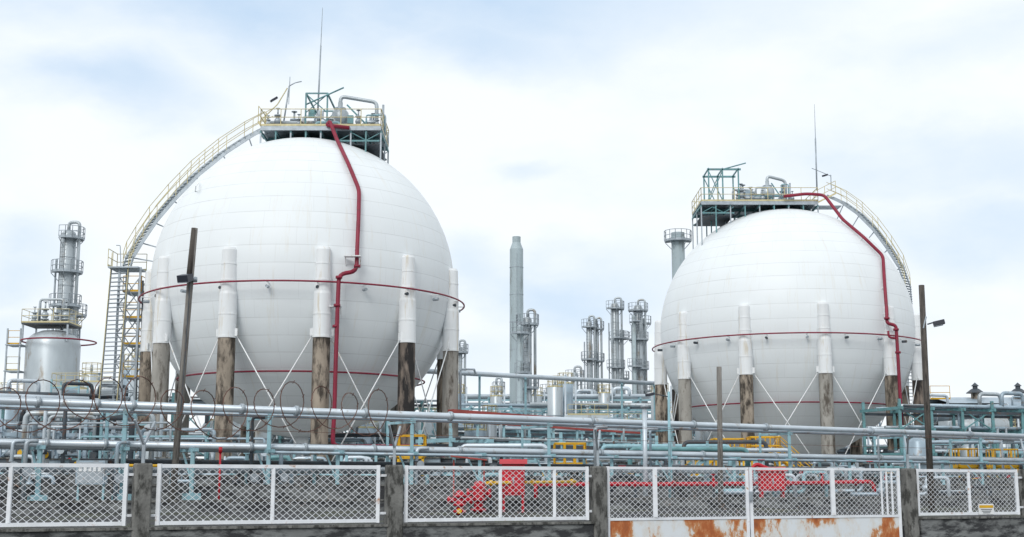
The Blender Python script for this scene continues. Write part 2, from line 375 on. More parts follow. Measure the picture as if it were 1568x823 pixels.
# ------------------------------------------------------------------ spherical tanks
def tank(cen,R,ph,name,gz,cm):
    b=B(name,cen); SM=sphere_mat('sphere_cladding_'+name[-3:],R)
    b.lathe(cen,[(max(R*math.cos(R_(a)),.002),R*math.sin(R_(a))) for a in [-90+180*i/72 for i in range(73)]],SM,128)
    D=Vector((0,0,0))-Vector((cen.x,cen.y,0)); base=math.atan2(D.y,D.x)
    cols=[]
    for i in range(11):
        a=base+R_(ph+i*360/11); c=Vector((cen.x+math.cos(a)*(R+.02),cen.y+math.sin(a)*(R+.02),0)); cols.append(c)
        zc=10.0 if R<9.3 else 9.8
        mt=cm[i]
        b.lathe(at(c,0),[(.48,gz-.3),(.47,zc-.6),(.46,zc+.02)],mt,20)
        b.box(at(c,gz+.12),(1.3,1.3,.3),M_conc,a)
        b.lathes(at(c,0),[(.30,zc-.05),(.505,zc-.05),(.505,zc+.06),(.49,zc+.07),(.485,zc+1.17),(.50,zc+1.18),(.50,zc+1.26),(.485,zc+1.27),(.475,zc+2.3),(.445,zc+2.45),(.44,zc+3.0),(.455,zc+3.01),(.455,zc+3.08),(.43,zc+3.09),(.415,zc+3.9),(.43,zc+3.91),(.43,zc+3.97),(.41,zc+3.98),(.395,zc+4.72),(.33,zc+4.86),(.001,zc+4.88)],M_clad,24)
        b.box(at(c,zc-.35),(.3,.9,.35),mt,a)
        tg=Vector((-math.sin(a),math.cos(a),0))
        for s_ in(-1,1): b.box(at(c,zc+.25)+tg*s_*.53,(.06,.2,.4),M_white,a)
    for i in range(11):
        p=cols[i];q=cols[(i+1)%11]; d=(q-p).normalized()*.45
        for s_,(u,v) in enumerate(((p+d,q-d),(q-d,p+d))):
            o=Vector((u.x-cen.x,u.y-cen.y,0)).normalized()*(.06*(1 if s_ else -1))
            b.tube(at(u,zc+.15)+o,at(v,gz+1.2)+o,.036,M_white,6)
    def ring(r,z,rad=.05):
        b.path([Vector((cen.x+r*math.cos(t),cen.y+r*math.sin(t),z)) for t in [2*math.pi*i/96 for i in range(96)]],rad,M_red,6,True)
    zr=12.9 if R<9.3 else 12.5
    ring(R+.62,zr); dz=5.7; r2=math.sqrt(R*R-dz*dz)
    ring(r2+.30,cen.z-dz)
    for i in range(22):
        t=2*math.pi*(i+.3)/22; e=Vector((math.cos(t),math.sin(t),0))
        b.tube(Vector((cen.x,cen.y,zr))+e*(R-.1),Vector((cen.x,cen.y,zr))+e*(R+.62),.03,M_white,5)
        b.tube(Vector((cen.x,cen.y,zr-.25))+e*(R+.05),Vector((cen.x,cen.y,zr-.25))+e*(R+.4),.09,M_dark if i%2 else M_galv,6)
    b.tube(cen-Vector((0,0,R-.2)),cen-Vector((0,0,R+.9)),.45,M_clad,14)
    b.run([cen-Vector((0,0,R+.7)),cen-Vector((0,0,R+1.2)),cen-Vector((-.5,6,R+1.2)),Vector((cen.x+.5,cen.y-14,cen.z-R-1.2))],.22,M_pipel,10)
    return b
def surf(b,cen,R,x,y):
    d=R*R-(x-cen.x)**2-(y-cen.y)**2
    return cen.z+math.sqrt(d) if d>0 else None
def stairs(b,pts,wv,mt_t,mt_r,rise=.2,inner=True):
    pts=[Vector(p) for p in pts]; wv=Vector(wv)
    seg=[];
    for a,c in zip(pts,pts[1:]):
        k=max(1,round(abs(c.z-a.z)/rise))
        for i in range(k): seg.append(a.lerp(c,i/k))
    seg.append(pts[-1])
    for s_ in seg:
        b.beam(s_+wv*.04,s_+wv*.96,.24,.04,mt_t)
    for o in (0,1):
        for a,c in zip(pts,pts[1:]): b.beam(a+wv*o,c+wv*o,.05,.2,mt_t)
        if o==0 and not inner: continue
        for a,c in zip(pts,pts[1:]):
            for hh in(1.05,.55): b.tube(a+wv*o+Vector((0,0,hh)),c+wv*o+Vector((0,0,hh)),.024,mt_r,5)
            k=max(1,round((c-a).length/1.3))
            for i in range(k):
                q=a.lerp(c,i/k)+wv*o; b.tube(q,q+Vector((0,0,1.05)),.022,mt_r,5)
def floodlight(b,p,d,s=1):
    p=Vector(p); d=Vector(d).normalized(); b.beam(p,p+d*.45*s,.30*s,.14*s,M_lamp); b.beam(p+d*.02-Vector((0,0,.08*s)),p+d*.43*s-Vector((0,0,.08*s)),.24*s,.02,M_glass)
RL=9.0; cL=W(467,440,78.0)
b=tank(cL,RL,6,'spherical_gas_tank',1.8,[M_concb,M_concd,M_conc,M_concb,M_conc,M_concb,M_concb,M_conc,M_concb,M_conc,M_concb])
def Lp(px,py,dy=0): return W(px,py,cL.y+dy)
off=RL+.28
p1=[hit(515,212,cL,off),hit(533,250,cL,off),hit(550,291,cL,off),hit(549,335,cL,off+.05),hit(547,380,cL,off+.1)]
q0=hit(546,416,cL,off+.25); q1=hit(519,420,cL,off+.3)
yb=q1.y
b.run([Lp(535,196,-2.8),Lp(500,192,-2.8),Lp(505,186,-2.8)]+p1+[q0,q1,W(517,470,yb-.1),W(514,560,yb-.2),W(512,630,yb-.2),W(509,684,yb-.2),W(676,684,yb+2.5),W(680,716,yb+2.5),W(680,745,yb+2.5)],.115,M_red,10,.4)
for p in p1[1:]+[W(516,490,yb-.1),W(514,560,yb-.2),W(511,634,yb-.2)]:
    n_=Vector((p.x-cL.x,p.y-cL.y,p.z-cL.z)).normalized()
    b.tube(p-n_*.35,p+n_*.02,.04,M_white,5)
for (px,py) in((519,425),(547,408),(516,468),(514,500)):
    pp=W(px,py,yb-.1); b.tube(pp-Vector((0,0,.07)),pp+Vector((0,0,.07)),.18,M_red,10)
for (px,py) in((540,393),(510,470)):
    pp=hit(px,py,cL,RL+.5); b.box(pp,(.9,.5,.05),M_white); b.tube(pp-Vector((.4,0,0)),pp+Vector((-.4,.4,-.5)),.03,M_white,5); b.tube(pp+Vector((.4,0,0)),pp+Vector((.4,.4,-.5)),.03,M_white,5)
def top_platform(b,cen,R,zd,x0,x1,y0,y1,low):
    st_=M_teal
    b.box(((x0+x1)/2,(y0+y1)/2,zd),(x1-x0,y1-y0,.06),M_galv)
    for y in (y0,(y0+y1)/2,y1): b.beam((x0,y,zd-.14),(x1,y,zd-.14),.12,.2,M_galv if y==y0 else st_)
    k=8
    for i in range(k+1):
        x=x0+(x1-x0)*i/k
        b.beam((x,y0+.05,zd-.31),(x,y1-.05,zd-.31),.1,.13,st_)
        for y in (y0+.1,(y0+y1)/2,y1-.1):
            s_=surf(b,cen,R,x,y)
            s_=s_ if s_ else cen.z+R*.8
            if zd-s_>.3: b.beam((x,y,s_-.05),(x,y,zd-.37),.085,.085,st_ if i%2 else M_galv)
    a0,a1=low
    for y in(y0+.12,y1-.12):
        b.beam((a0,y,zd-.85),(a1,y,zd-.85),.09,.09,st_)
        nn=3
        for i in range(nn):
            xa=a0+(a1-a0)*i/nn; xb=a0+(a1-a0)*(i+1)/nn
            if i%2: xa,xb=xb,xa
            b.tube((xa,y,zd-.82),(xb,y,zd-.38),.03,st_,5)
    b.box(((a0+a1)/2,(y0+y1)/2,zd-.98),(abs(a1-a0),(y1-y0)*.8,.05),M_dark)
    b.rail([(x0,y0,zd+.03),(x1,y0,zd+.03),(x1,y1,zd+.03),(x0,y1,zd+.03)],M_cream,closed=True,r=.028)
def valve(b,x,y,z,s=1,mt=M_galv):
    b.tube((x,y,z),(x,y,z+.9*s),.12*s,mt,10); b.tube((x,y,z+.25*s),(x,y,z+.33*s),.24*s,mt,10)
    b.ball((x,y,z+.55*s),.22*s,mt,12); b.tube((x,y,z+.85*s),(x,y,z+.93*s),.22*s,mt,10); b.tube((x,y,z+.9*s),(x,y,z+1.35*s),.05*s,mt,6)
    b.tube((x,y,z+1.32*s),(x,y,z+1.35*s),.15*s,mt,10)
def topstuff(b,cen,x0,x1,y0,y1,zd,sc=1.0,hoist=True,seed=1):
    rnd=random.Random(seed)
    def X(u): return x0+(x1-x0)*u
    ym=(y0+y1)/2
    for u,yy,s_ in((.05,y0+.5,.6),(.12,y0+.8,1.0),(.22,ym,1.2),(.30,y0+.7,.7),(.38,ym+.8,1.2),(.47,y0+.6,.65),(.80,y0+.7,.9),(.9,ym,1.1),(.70,ym+.5,1.0),(.96,y0+.6,.6)):
        valve(b,X(u),yy,zd,s_*sc,M_vess if int(u*100)%2 else M_galv)
    vx=X(.62); b.lathe((vx,ym-.3,zd+.6),[(.001,0),(.35,.06),(.52,.25),(.55,.5),(.5,.85),(.3,1.1),(.15,1.18),(.15,1.5),(.001,1.5)],M_vess,20)
    b.tube((vx,ym-.3,zd),(vx,ym-.3,zd+.65),.14,M_vess,10); b.tube((vx,ym-.3,zd+1.62),(vx,ym-.3,zd+1.74),.36,M_galv,12)
    b.run([(vx,ym-.3,zd+1.7),(vx,ym-.3,zd+2.5),(X(.93),ym-.2,zd+2.15),(X(.93),ym-.2,zd)],.12,M_vess,10)
    b.run([(X(.75),ym-.2,zd+.25),(X(.84),ym-.2,zd+.9),(X(.93),ym-.2,zd+.9)],.1,M_vess,8)
    b.run([(X(.68),ym-.5,zd+1.9),(X(.88),ym-.6,zd+.4)],.05,M_teal,6); b.run([(X(.99),ym-.5,zd+1.9),(X(.99),ym-.5,zd)],.07,M_galv,6)
    b.run([(X(.05),y0+1,zd+.5),(X(.5),y0+1,zd+.5),(X(.5),y1-.6,zd+.5)],.13,M_vess,8)
    b.run([(X(.15),ym,zd+.9),(X(.58),ym,zd+.95),(X(.58),ym,zd+.3)],.11,M_pipel,8)
    b.run([(X(.3),ym,zd),(X(.3),ym,zd+1.3),(X(.44),ym,zd+1.3),(X(.44),ym,zd)],.1,M_vess,8)
    for i in range(16):
        u=rnd.uniform(.02,.9); y=rnd.uniform(y0+.3,y1-.3); z=zd+rnd.uniform(.3,1.5); l=rnd.uniform(.4,1.8); r=rnd.uniform(.03,.09); mt=rnd.choice([M_vess,M_galv,M_teal,M_pipel,M_tealp])
        b.run([(X(u),y,zd),(X(u),y,z),(min(X(u)+l,x1),y,z),(min(X(u)+l,x1),y,zd+.1)],r,mt,6)
    for i in range(4):
        u=rnd.uniform(.05,.9); b.box((X(u),y0+rnd.uniform(.3,2),zd+.55+.4*rnd.random()),(.35,.2,.5),rnd.choice([M_galv,M_pipe,M_teal]))
    if not hoist: return
    xa,xb=X(.36),X(.54)
    for x in(xa,xb):
        for y in(y0+.5,y1-.5): b.beam((x,y,zd),(x,y,zd+2.2),.09,.09,M_teal)
        b.beam((x,y0+.5,zd+2.2),(x,y1-.5,zd+2.2),.09,.09,M_teal)
    for y in(y0+.5,y1-.5):
        b.beam((xa,y,zd+2.2),(xb,y,zd+2.2),.08,.08,M_teal); b.tube((xa,y,zd+1.0),(xb,y,zd+2.15),.035,M_teal,5); b.tube((xb,y,zd+1.0),(xa,y,zd+2.15),.035,M_teal,5)
    b.tube((xa,y0+.5,zd+1.5),(xb+1.0,y0+.3,zd+2.5),.05,M_teal,6)
zdL=Lp(500,194,-2.6)[2]
x0,x1=Lp(412,190)[0],Lp(590,190)[0]
top_platform(b,cL,RL,zdL,x0,x1,cL.y-2.6,cL.y+2.2,(Lp(528,190)[0],Lp(588,190)[0]))
topstuff(b,cL,x0,x1,cL.y-2.6,cL.y+2.2,zdL)
pa=Lp(486,185); pb=Lp(494,12); mid=pa.lerp(pb,.66); b.tube(pa,mid,.06,M_galv,6,.045); b.tube(mid,pb,.03,M_galv,5,.015)
la=Lp(434,190); lb=Lp(443,132); b.tube(la,lb,.05,M_galv,6); b.run([lb,Lp(452,127),Lp(462,125)],.035,M_galv,6); b.tube(Lp(444,118),Lp(442,160),.03,M_galv,5); floodlight(b,Lp(424,150),(-.6,-.3,-.5),1)
wv=Vector((.66,-.72,0))
arc=[(188,412),(193,396),(207,373),(228,342),(257,308),(292,272),(334,238),(374,212),(405,196)]
pts=[Lp(px,py,-.2) for px,py in arc]
stairs(b,pts,wv,M_galv,M_cream)
for p in pts[1:-1]:
    n_=(p-cL).normalized(); b.tube(p+wv*.5,cL+n_*(RL-.05)+wv*.4,.04,M_galv,5)
e=pts[-1]; b.box(((e.x+x0)/2+.3,cL.y-.6,zdL-.05),(abs(x0-e.x)+.8,1.3,.06),M_galv); b.rail([(e.x-.2,cL.y-1.2,e.z+.05),(x0,cL.y-1.2,zdL)],M_cream); b.rail([(e.x,cL.y+.1,e.z+.05),(x0,cL.y+.1,zdL)],M_cream)
b.run([Lp(398,186,-.2),Lp(425,160,-.2),Lp(440,135,-.2)],.04,M_cream,5)
lz=pts[0]
b.box(lz+Vector((.3,-.1,-.05)),(1.8,1.8,.08),M_galv)
b.rail([lz+Vector((-.6,-1,0)),lz+Vector((-.6,.8,0)),lz+Vector((1.2,.8,0))],M_cream)
lo=W(150,640,cL.y-2); lo2=W(139,735,cL.y-2.4)
stairs(b,[lz+Vector((-.6,-.3,-.1)),lo,lo2],(1.15,-.35,0),M_galv,M_cream,.26)
for dx,dy in((.0,-.7),(1.25,-.7),(1.25,.8),(0,.8)):
    b.beam((lz.x+dx,cL.y+dy-.1,1.8),(lz.x+dx,cL.y+dy-.1,lz.z),.12,.12,M_galv)
zz=2.6
while zz<lz.z-2:
    for dy in(-.8,.7):
        b.tube((lz.x,cL.y+dy,zz),(lz.x+1.25,cL.y+dy,zz+1.7),.04,M_galv,5); b.tube((lz.x+1.25,cL.y+dy,zz),(lz.x,cL.y+dy,zz+1.7),.03,M_galv,5); b.beam((lz.x,cL.y+dy,zz),(lz.x+1.25,cL.y+dy,zz),.07,.07,M_galv)
    zz+=1.7
for py in (450,490,530,580):
    p=Lp(208,py); b.box(p,(1.1,1.6,.06),M_galv); b.rail([p+Vector((-.55,-.8,0)),p+Vector((.55,-.8,0)),p+Vector((.55,.8,0))],M_yel,.95)
b.tube(Lp(214,430,-.6),Lp(206,640,-.6),.1,M_vess,8); b.tube(Lp(219,430,-.9),Lp(214,640,-.9),.06,M_dark,8)
b.run([Lp(178,376,-.5),Lp(184,376,-.5),Lp(185,410,-.5)],.03,M_galv,5)
b.run([Lp(297,312,-3),hit(300,285,cL,RL+.5),hit(305,280,cL,RL+.1)],.035,M_white,5)
b.done()
# ---- right tank
RR=9.5; cR=W(1203,511,99.0)
b=tank(cR,RR,-17,'spherical_gas_tank.001',1.8,[M_concb,M_conc,M_concb,M_concd,M_concb,M_concb,M_concb,M_conc,M_concd,M_concb,M_conc])
def Rp(px,py,dy=0): return W(px,py,cR.y+dy)
off=RR+.3
p1=[hit(1290,336,cR,off),hit(1322,363,cR,off),hit(1352,392,cR,off),hit(1355,440,cR,off),hit(1358,480,cR,off+.2)]
yb=p1[-1].y-.2
b.run([Rp(1200,301,-3),Rp(1235,297,-3),Rp(1262,299,-3)]+p1+[W(1358,496,yb),W(1372,498,yb),W(1374,530,yb),W(1378,600,yb),W(1382,662,yb)],.12,M_red,10,.35)
b.run([W(1374,519,yb),W(1361,517,yb),W(1360,507,yb)],.08,M_red,8)
for p in p1+[W(1376,560,yb),W(1380,640,yb)]:
    n_=(p-cR).normalized(); b.tube(p-n_*.35,p+n_*.02,.04,M_white,5)
for (px,py) in((1358,488),(1372,505),(1375,540)):
    pp=W(px,py,yb); b.tube(pp-Vector((0,0,.07)),pp+Vector((0,0,.07)),.2,M_red,10)
zdR=Rp(1160,309,-2.6)[2]; x0,x1=Rp(1066,300)[0],Rp(1240,300)[0]
top_platform(b,cR,RR,zdR,x0,x1,cR.y-2.6,cR.y+2.4,(Rp(1067,300)[0],Rp(1115,300)[0]))
topstuff(b,cR,x0+2.6,x1-1.6,cR.y-2.6,cR.y+2.4,zdR,1.15,False,5)
xa,xb=Rp(1079,300)[0],Rp(1100,300)[0]; zt_=Rp(1090,270)[2]
for x in(xa,xb,xb+1.2):
    for y in(cR.y-2.2,cR.y+.2): b.beam((x,y,zdR),(x,y,zt_),.1,.1,M_teal)
for y in(cR.y-2.2,cR.y+.2):
    b.beam((xa-.1,y,zt_),(xb+1.4,y,zt_),.1,.14,M_teal); b.tube((xa,y,zt_-.1),(xb,y,zdR+.1),.04,M_teal,5); b.tube((xb,y,zt_-.1),(xa,y,zdR+.1),.04,M_teal,5)
for x in(xa,xb,xb+1.2): b.beam((x,cR.y-2.3,zt_+.05),(x,cR.y+.3,zt_+.05),.08,.1,M_teal)
b.tube((xb,cR.y-2.2,zt_),(xb+1.8,cR.y-2.2,zt_+.5),.05,M_teal,5)
pa=Rp(1251,292); pb=Rp(1247,160); mid=pa.lerp(pb,.6); b.tube(pa,mid,.06,M_galv,6); b.tube(mid,pb,.035,M_galv,5,.015)
b.tube(Rp(1273,293),Rp(1272,268),.04,M_galv,5); b.run([Rp(1272,270),Rp(1258,264),Rp(1243,258)],.03,M_galv,5); floodlight(b,Rp(1266,268),(-.5,-.3,-.2),.9)
arc=[(1396,466),(1394,440),(1384,411),(1366,382),(1345,354),(1321,330),(1297,313),(1275,303)]
pts=[Rp(px,py,-.3) for px,py in arc]; wv=Vector((-.62,-.72,0))
stairs(b,pts,wv,M_galv,M_cream)
for p in pts[1:-1]:
    n_=(p-cR).normalized(); b.tube(p+wv*.5,cR+n_*(RR-.05)+wv*.4,.04,M_galv,5)
e=pts[-1]; b.box(((e.x+x1)/2,cR.y-.7,zdR-.05),(abs(x1-e.x)+.8,1.3,.06),M_galv); b.rail([(x1,cR.y-1.3,zdR),(e.x,cR.y-1.3,e.z+.05)],M_cream)
lo=W(1401,650,cR.y+3); stairs(b,[pts[0]+Vector((.1,.3,-.1)),lo],(-.9,-.4,0),M_galv,M_cream,.26)
b.done()
# ------------------------------------------------------------------ main pipeline (in front of tanks)
mfd=Vector((1,.69,0)).normalized(); mfn=Vector((-mfd.y,mfd.x,0)); mrz=math.atan2(mfd.y,mfd.x)
def ML(px,z,dn=0):
    u=(px-784)/F; Y=53.0/(1-.69*u); p=Vector((u*Y,Y,z)); return p+mfn*dn
b=B('pipe_rack')
def mline(px0,px1,z,dn,r,mt,n=10): b.tube(ML(px0,z,dn),ML(px1,z,dn),r,mt,n)
mline(-120,1720,4.86,0,.13,M_pipel,12)
mline(-120,150,5.05,.9,.10,M_pipel); mline(-120,1720,4.70,.6,.07,M_pipe)
mline(-120,1720,3.55,.3,.12,M_pipel); mline(-120,1720,3.62,.75,.09,M_dark); mline(-120,1000,3.50,1.2,.14,M_pipel); mline(420,1720,3.35,-.2,.06,M_pipe)
mline(150,1300,3.0,1.5,.10,M_dark); mline(-120,700,2.75,1.9,.12,M_pipel); mline(500,1720,2.8,.9,.09,M_galv)
mline(90,410,2.84,-.5,.05,M_yel)
for i,px in enumerate((-60,68,195,300,415,520,632,735,840,935,1024,1120,1205,1295,1380,1436,1495,1560)):
    p=ML(px,0); g_=GZ(p.x,p.y)
    tall=i%2==0
    h=4.72 if tall else 3.42
    b.beam(ML(px,g_),ML(px,h),.13,.13,M_tealp); b.box(ML(px,g_+.1),(.5,.5,.35),M_tealp,mrz)
    b.beam(ML(px,3.40,-.4),ML(px,3.40,2.1),.12,.12,M_tealp)
    b.beam(ML(px,g_,1.9),ML(px,3.4,1.9),.12,.12,M_tealp)
    if tall:
        b.beam(ML(px,4.60,-.2),ML(px,4.60,1.9),.1,.1,M_tealp); b.beam(ML(px,3.4,1.9),ML(px,5.0,1.9),.1,.1,M_tealp)
    b.tube(ML(px,2.4,.1),ML(px,3.3,.9),.04,M_tealp,5)
for px in (60,150,205,372,455,560,690,905,1060,1170,1330,1480):
    p=ML(px,4.86); b.tube(p-mfd*.06,p+mfd*.06,.19,M_galv,10)
    p=ML(px+20,3.55,.3); b.tube(p-mfd*.05,p+mfd*.05,.18,M_galv,10)
for px,mt in((28,M_pipel),(44,M_galv),(182,M_pipe),(395,M_dark),(440,M_pipe),(640,M_pipel),(780,M_dark),(905,M_galv),(985,M_pipel),(1015,M_pipe),(1230,M_pipe),(1335,M_galv),(1545,M_pipel)):
    dn=random.uniform(-.3,1.2); b.run([ML(px+18,4.6 if px%2 else 3.6,dn),ML(px,4.6 if px%2 else 3.6,dn),ML(px,1.7,dn)],.055+.03*random.random(),mt,8)
    z=random.uniform(2.4,3); q=ML(px,z,dn); b.tube(q-Vector((0,0,.15)),q+Vector((0,0,.15)),.14,M_dark,8); b.tube(q,q-mfn*.3,.03,M_galv,5); b.tube(q-mfn*.3,q-mfn*.33,.16,M_fire if px%3==0 else M_galv,10)
b.done()
b=B('vent_pipe'); p=W(987,625,50); q=W(989,795,50); b.tube((q.x,50,1.4),(p.x,50,p.z),.09,M_pipel,8); b.tube((p.x,50,p.z),(p.x,50,p.z+.12),.16,M_galv,8); b.box((q.x,50,GZ(q.x,50)+.1),(.5,.5,.3),M_post); b.done()
# ------------------------------------------------------------------ generic racks behind
def rack(name,pa,pb,width,levels,nb,npipe,steel,seed,rmin=.07,rmax=.2,top=None):
    rnd=random.Random(seed); b=B(name); pa=Vector((pa[0],pa[1],0)); pb=Vector((pb[0],pb[1],0)); d=(pb-pa).normalized(); n_=Vector((-d.y,d.x,0)); L_=(pb-pa).length
    zt=levels[-1]
    for i in range(nb+1):
        p=pa+d*L_*i/nb
        for o in(0,width): b.beam(at(p+n_*o,1.7),at(p+n_*o,zt+(.6 if i%3==0 else .1)),.18,.18,steel)
        for z in levels: b.beam(at(p-n_*.3,z),at(p+n_*(width+.3),z),.16,.2,steel)
        if i<nb and i%2==0:
            q=pa+d*L_*(i+1)/nb
            for za,zb_ in zip([1.9]+levels,levels): b.tube(at(p,za),at(q,zb_),.05,steel,5); b.tube(at(q,za),at(p,zb_),.05,steel,5)
    for z in levels:
        for o in(0,width): b.beam(at(pa+n_*o,z-.2),at(pb+n_*o,z-.2),.12,.18,rnd.choice([steel,M_dark]))
        for k in range(npipe):
            o=width*(k+.5)/npipe; r=rnd.uniform(rmin,rmax); mt=rnd.choice([M_pipel,M_pipe,M_pipe,M_galv,M_vess,M_dark,M_dark])
            a=rnd.uniform(0,.15); c=rnd.uniform(.8,1)
            b.tube(at(pa+d*L_*a+n_*o,z+.1+r),at(pa+d*L_*c+n_*o,z+.1+r),r,mt,8)
            if rnd.random()<.5:
                t=rnd.uniform(.2,.8)*L_; q=pa+d*t+n_*o
                b.run([at(q,z+.1+r),at(q,z+1.2),at(q+d*1.8,z+1.2),at(q+d*1.8,z+.1+r)],r,mt,8)
            if rnd.random()<.7:
                t=rnd.uniform(.1,.9)*L_; q=pa+d*t+n_*(-.25); b.tube(at(q,1.8),at(q,z+.2),r*.6,mt,6)
    b.done()
def X(px,Y,py=680): return W(px,py,Y).x
rack('pipe_rack.001',(X(-80,93),93),(X(700,97),97),4,[4.2,5.6,8.2],14,6,M_teal,3)
rack('pipe_rack.002',(X(690,92),92),(X(1030,100),100),3,[3.2,4.6,6.0],7,5,M_tealp,4)
rack('pipe_rack.003',(X(660,120),120),(X(1700,128),128),5,[4.5,7.0,9.3],18,7,M_tealp,5)
rack('pipe_rack.004',(X(1380,86),86),(X(1700,92),92),4,[4.2,5.8,7.2],7,7,M_teal,6,.06,.14)
rack('pipe_rack.005',(X(-60,78),78),(X(225,84),84),3,[3.8,5.6,7.4],6,5,M_galv,8)
rack('pipe_rack.006',(X(0,68),68),(X(215,70),70),2.2,[3.6,5.0],5,4,M_pipe,9,.05,.14)
rack('pipe_rack.007',(X(690,68),68),(X(1050,80),80),2.6,[3.3,4.5],7,5,M_tealp,10,.05,.13)
rack('pipe_rack.008',(X(690,150),150),(X(1040,150),150),6,[6,9.5,12],6,5,M_tealp,11,.1,.3)
rack('pipe_rack.009',(X(-60,112),112),(X(1700,116),116),3,[3.4,5.2],26,5,M_dark,12,.1,.25)
def pipework(name,seed,n,px0,px1,Y0,Y1,zmax):
    rnd=random.Random(seed); b=B(name)
    mats=[M_pipel,M_pipe,M_galv,M_vess,M_dark,M_dark,M_tealp,M_teal,M_pipe]
    for i in range(n):
        px=rnd.uniform(px0,px1); Y=rnd.uniform(Y0,Y1); x=X(px,Y); mt=rnd.choice(mats); r=rnd.uniform(.05,.14)
        k=rnd.random(); z=rnd.uniform(2.4,zmax)
        if k<.45:
            l=rnd.uniform(1.5,7); dy=rnd.uniform(-1,1)
            b.run([(x,Y,1.8),(x,Y,z),(x+l,Y+dy,z),(x+l,Y+dy,max(1.8,z-rnd.uniform(.5,3)))],r,mt,8)
            q=Vector((x,Y,(z+1.8)/2)); b.tube(q-Vector((0,0,.18)),q+Vector((0,0,.18)),r*2,M_dark,8); b.tube(q,q-Vector((0,.35,0)),.03,mt,5); b.tube(q-Vector((0,.35,0)),q-Vector((0,.38,0)),.17,rnd.choice([M_fire,M_galv,M_yel,M_dark]),10)
        elif k<.65:
            b.beam((x,Y,1.8),(x,Y,z+.5),.12,.12,rnd.choice([M_tealp,M_teal,M_galv])); b.beam((x+1.6,Y,1.8),(x+1.6,Y,z+.5),.12,.12,M_tealp); b.beam((x-.2,Y,z),(x+1.8,Y,z),.14,.14,M_tealp)
            b.tube((x,Y,2),(x+1.6,Y,z),.03,M_tealp,5)
        elif k<.8:
            b.box((x+.6,Y,1.95),(2.0,.9,.3),M_wall); b.tube((x,Y,2.5),(x+.9,Y,2.5),.3,M_tealp,12); b.tube((x+.95,Y,2.5),(x+1.35,Y,2.5),.38,M_dark,12); b.run([(x+1.15,Y,2.6),(x+1.15,Y,3.5),(x+2.2,Y,3.5),(x+2.2,Y,1.8)],.1,mt,8)
        elif k<.9:
            s_=rnd.uniform(.3,.6); h=rnd.uniform(2.8,zmax); b.lathe((x,Y,0),[(s_,1.8),(s_,h-.3),(s_*.8,h-.1),(s_*.4,h),(.01,h+.02)],rnd.choice([M_vess,M_pipe,M_vess]),18); b.tube((x,Y,h),(x,Y,h+.5),.08,M_galv,6)
            for zz_ in(2.4,3.2): b.lathe((x,Y,0),[(s_,zz_),(s_+.04,zz_),(s_+.04,zz_+.08),(s_,zz_+.08)],M_galv,18,False)
            b.tube((x+s_+.15,Y-.2,1.8),(x+s_+.15,Y-.2,h+.3),.05,M_pipel,6)
        else:
            w_=rnd.uniform(1,2.2); b.box((x,Y,2.6),(w_,1.0,1.6),rnd.choice([M_wall,M_dark,M_pipe])); b.box((x,Y,3.43),(w_+.2,1.2,.06),M_post); b.box((x-.2*w_,Y-.52,2.6),(.3*w_,.03,1.1),M_dark)
    b.done()
pipework('process_pipework',21,80,-40,700,84,92,5.4)
pipework('process_pipework.001',22,75,690,1060,62,90,4.6)
pipework('process_pipework.002',23,70,-40,240,60,88,6.0)
pipework('process_pipework.003',24,60,1000,1620,108,114,5.6)
pipework('process_pipework.004',25,60,1400,1640,76,100,5.6)
pipework('process_pipework.005',26,60,250,700,60,66,3.3)
pipework('process_pipework.006',27,55,1030,1420,74,86,3.6)
b=B('overhead_pipeline')
a_=W(640,568,88); c_=W(1012,588,106); b.run([a_,c_],.17,M_pipel,10)
for px in(722,788,942,1000):
    t=(px-640)/372; q=a_.lerp(c_,t); b.beam((q.x,q.y,1.8),(q.x,q.y,q.z-.15),.16,.16,M_tealp); b.beam((q.x,q.y-.4,q.z-.2),(q.x,q.y+.4,q.z-.2),.14,.1,M_tealp)
b.run([W(705,630,80),W(705,566,80),W(726,566,80),W(728,572,86)],.07,M_pipel,8)
b.done()
b=B('red_oxide_pipe_bridge')
a_=W(690,631,75); c_=W(985,652,86)
b.beam(a_,c_,.5,.28,M_redroof); b.beam(a_-Vector((0,0,.5)),c_-Vector((0,0,.5)),.3,.12,M_redroof)
for i in range(9):
    q=a_.lerp(c_,i/8); b.beam((q.x,q.y,1.8),(q.x,q.y,q.z-.12),.15,.15,M_tealp)
b.done()
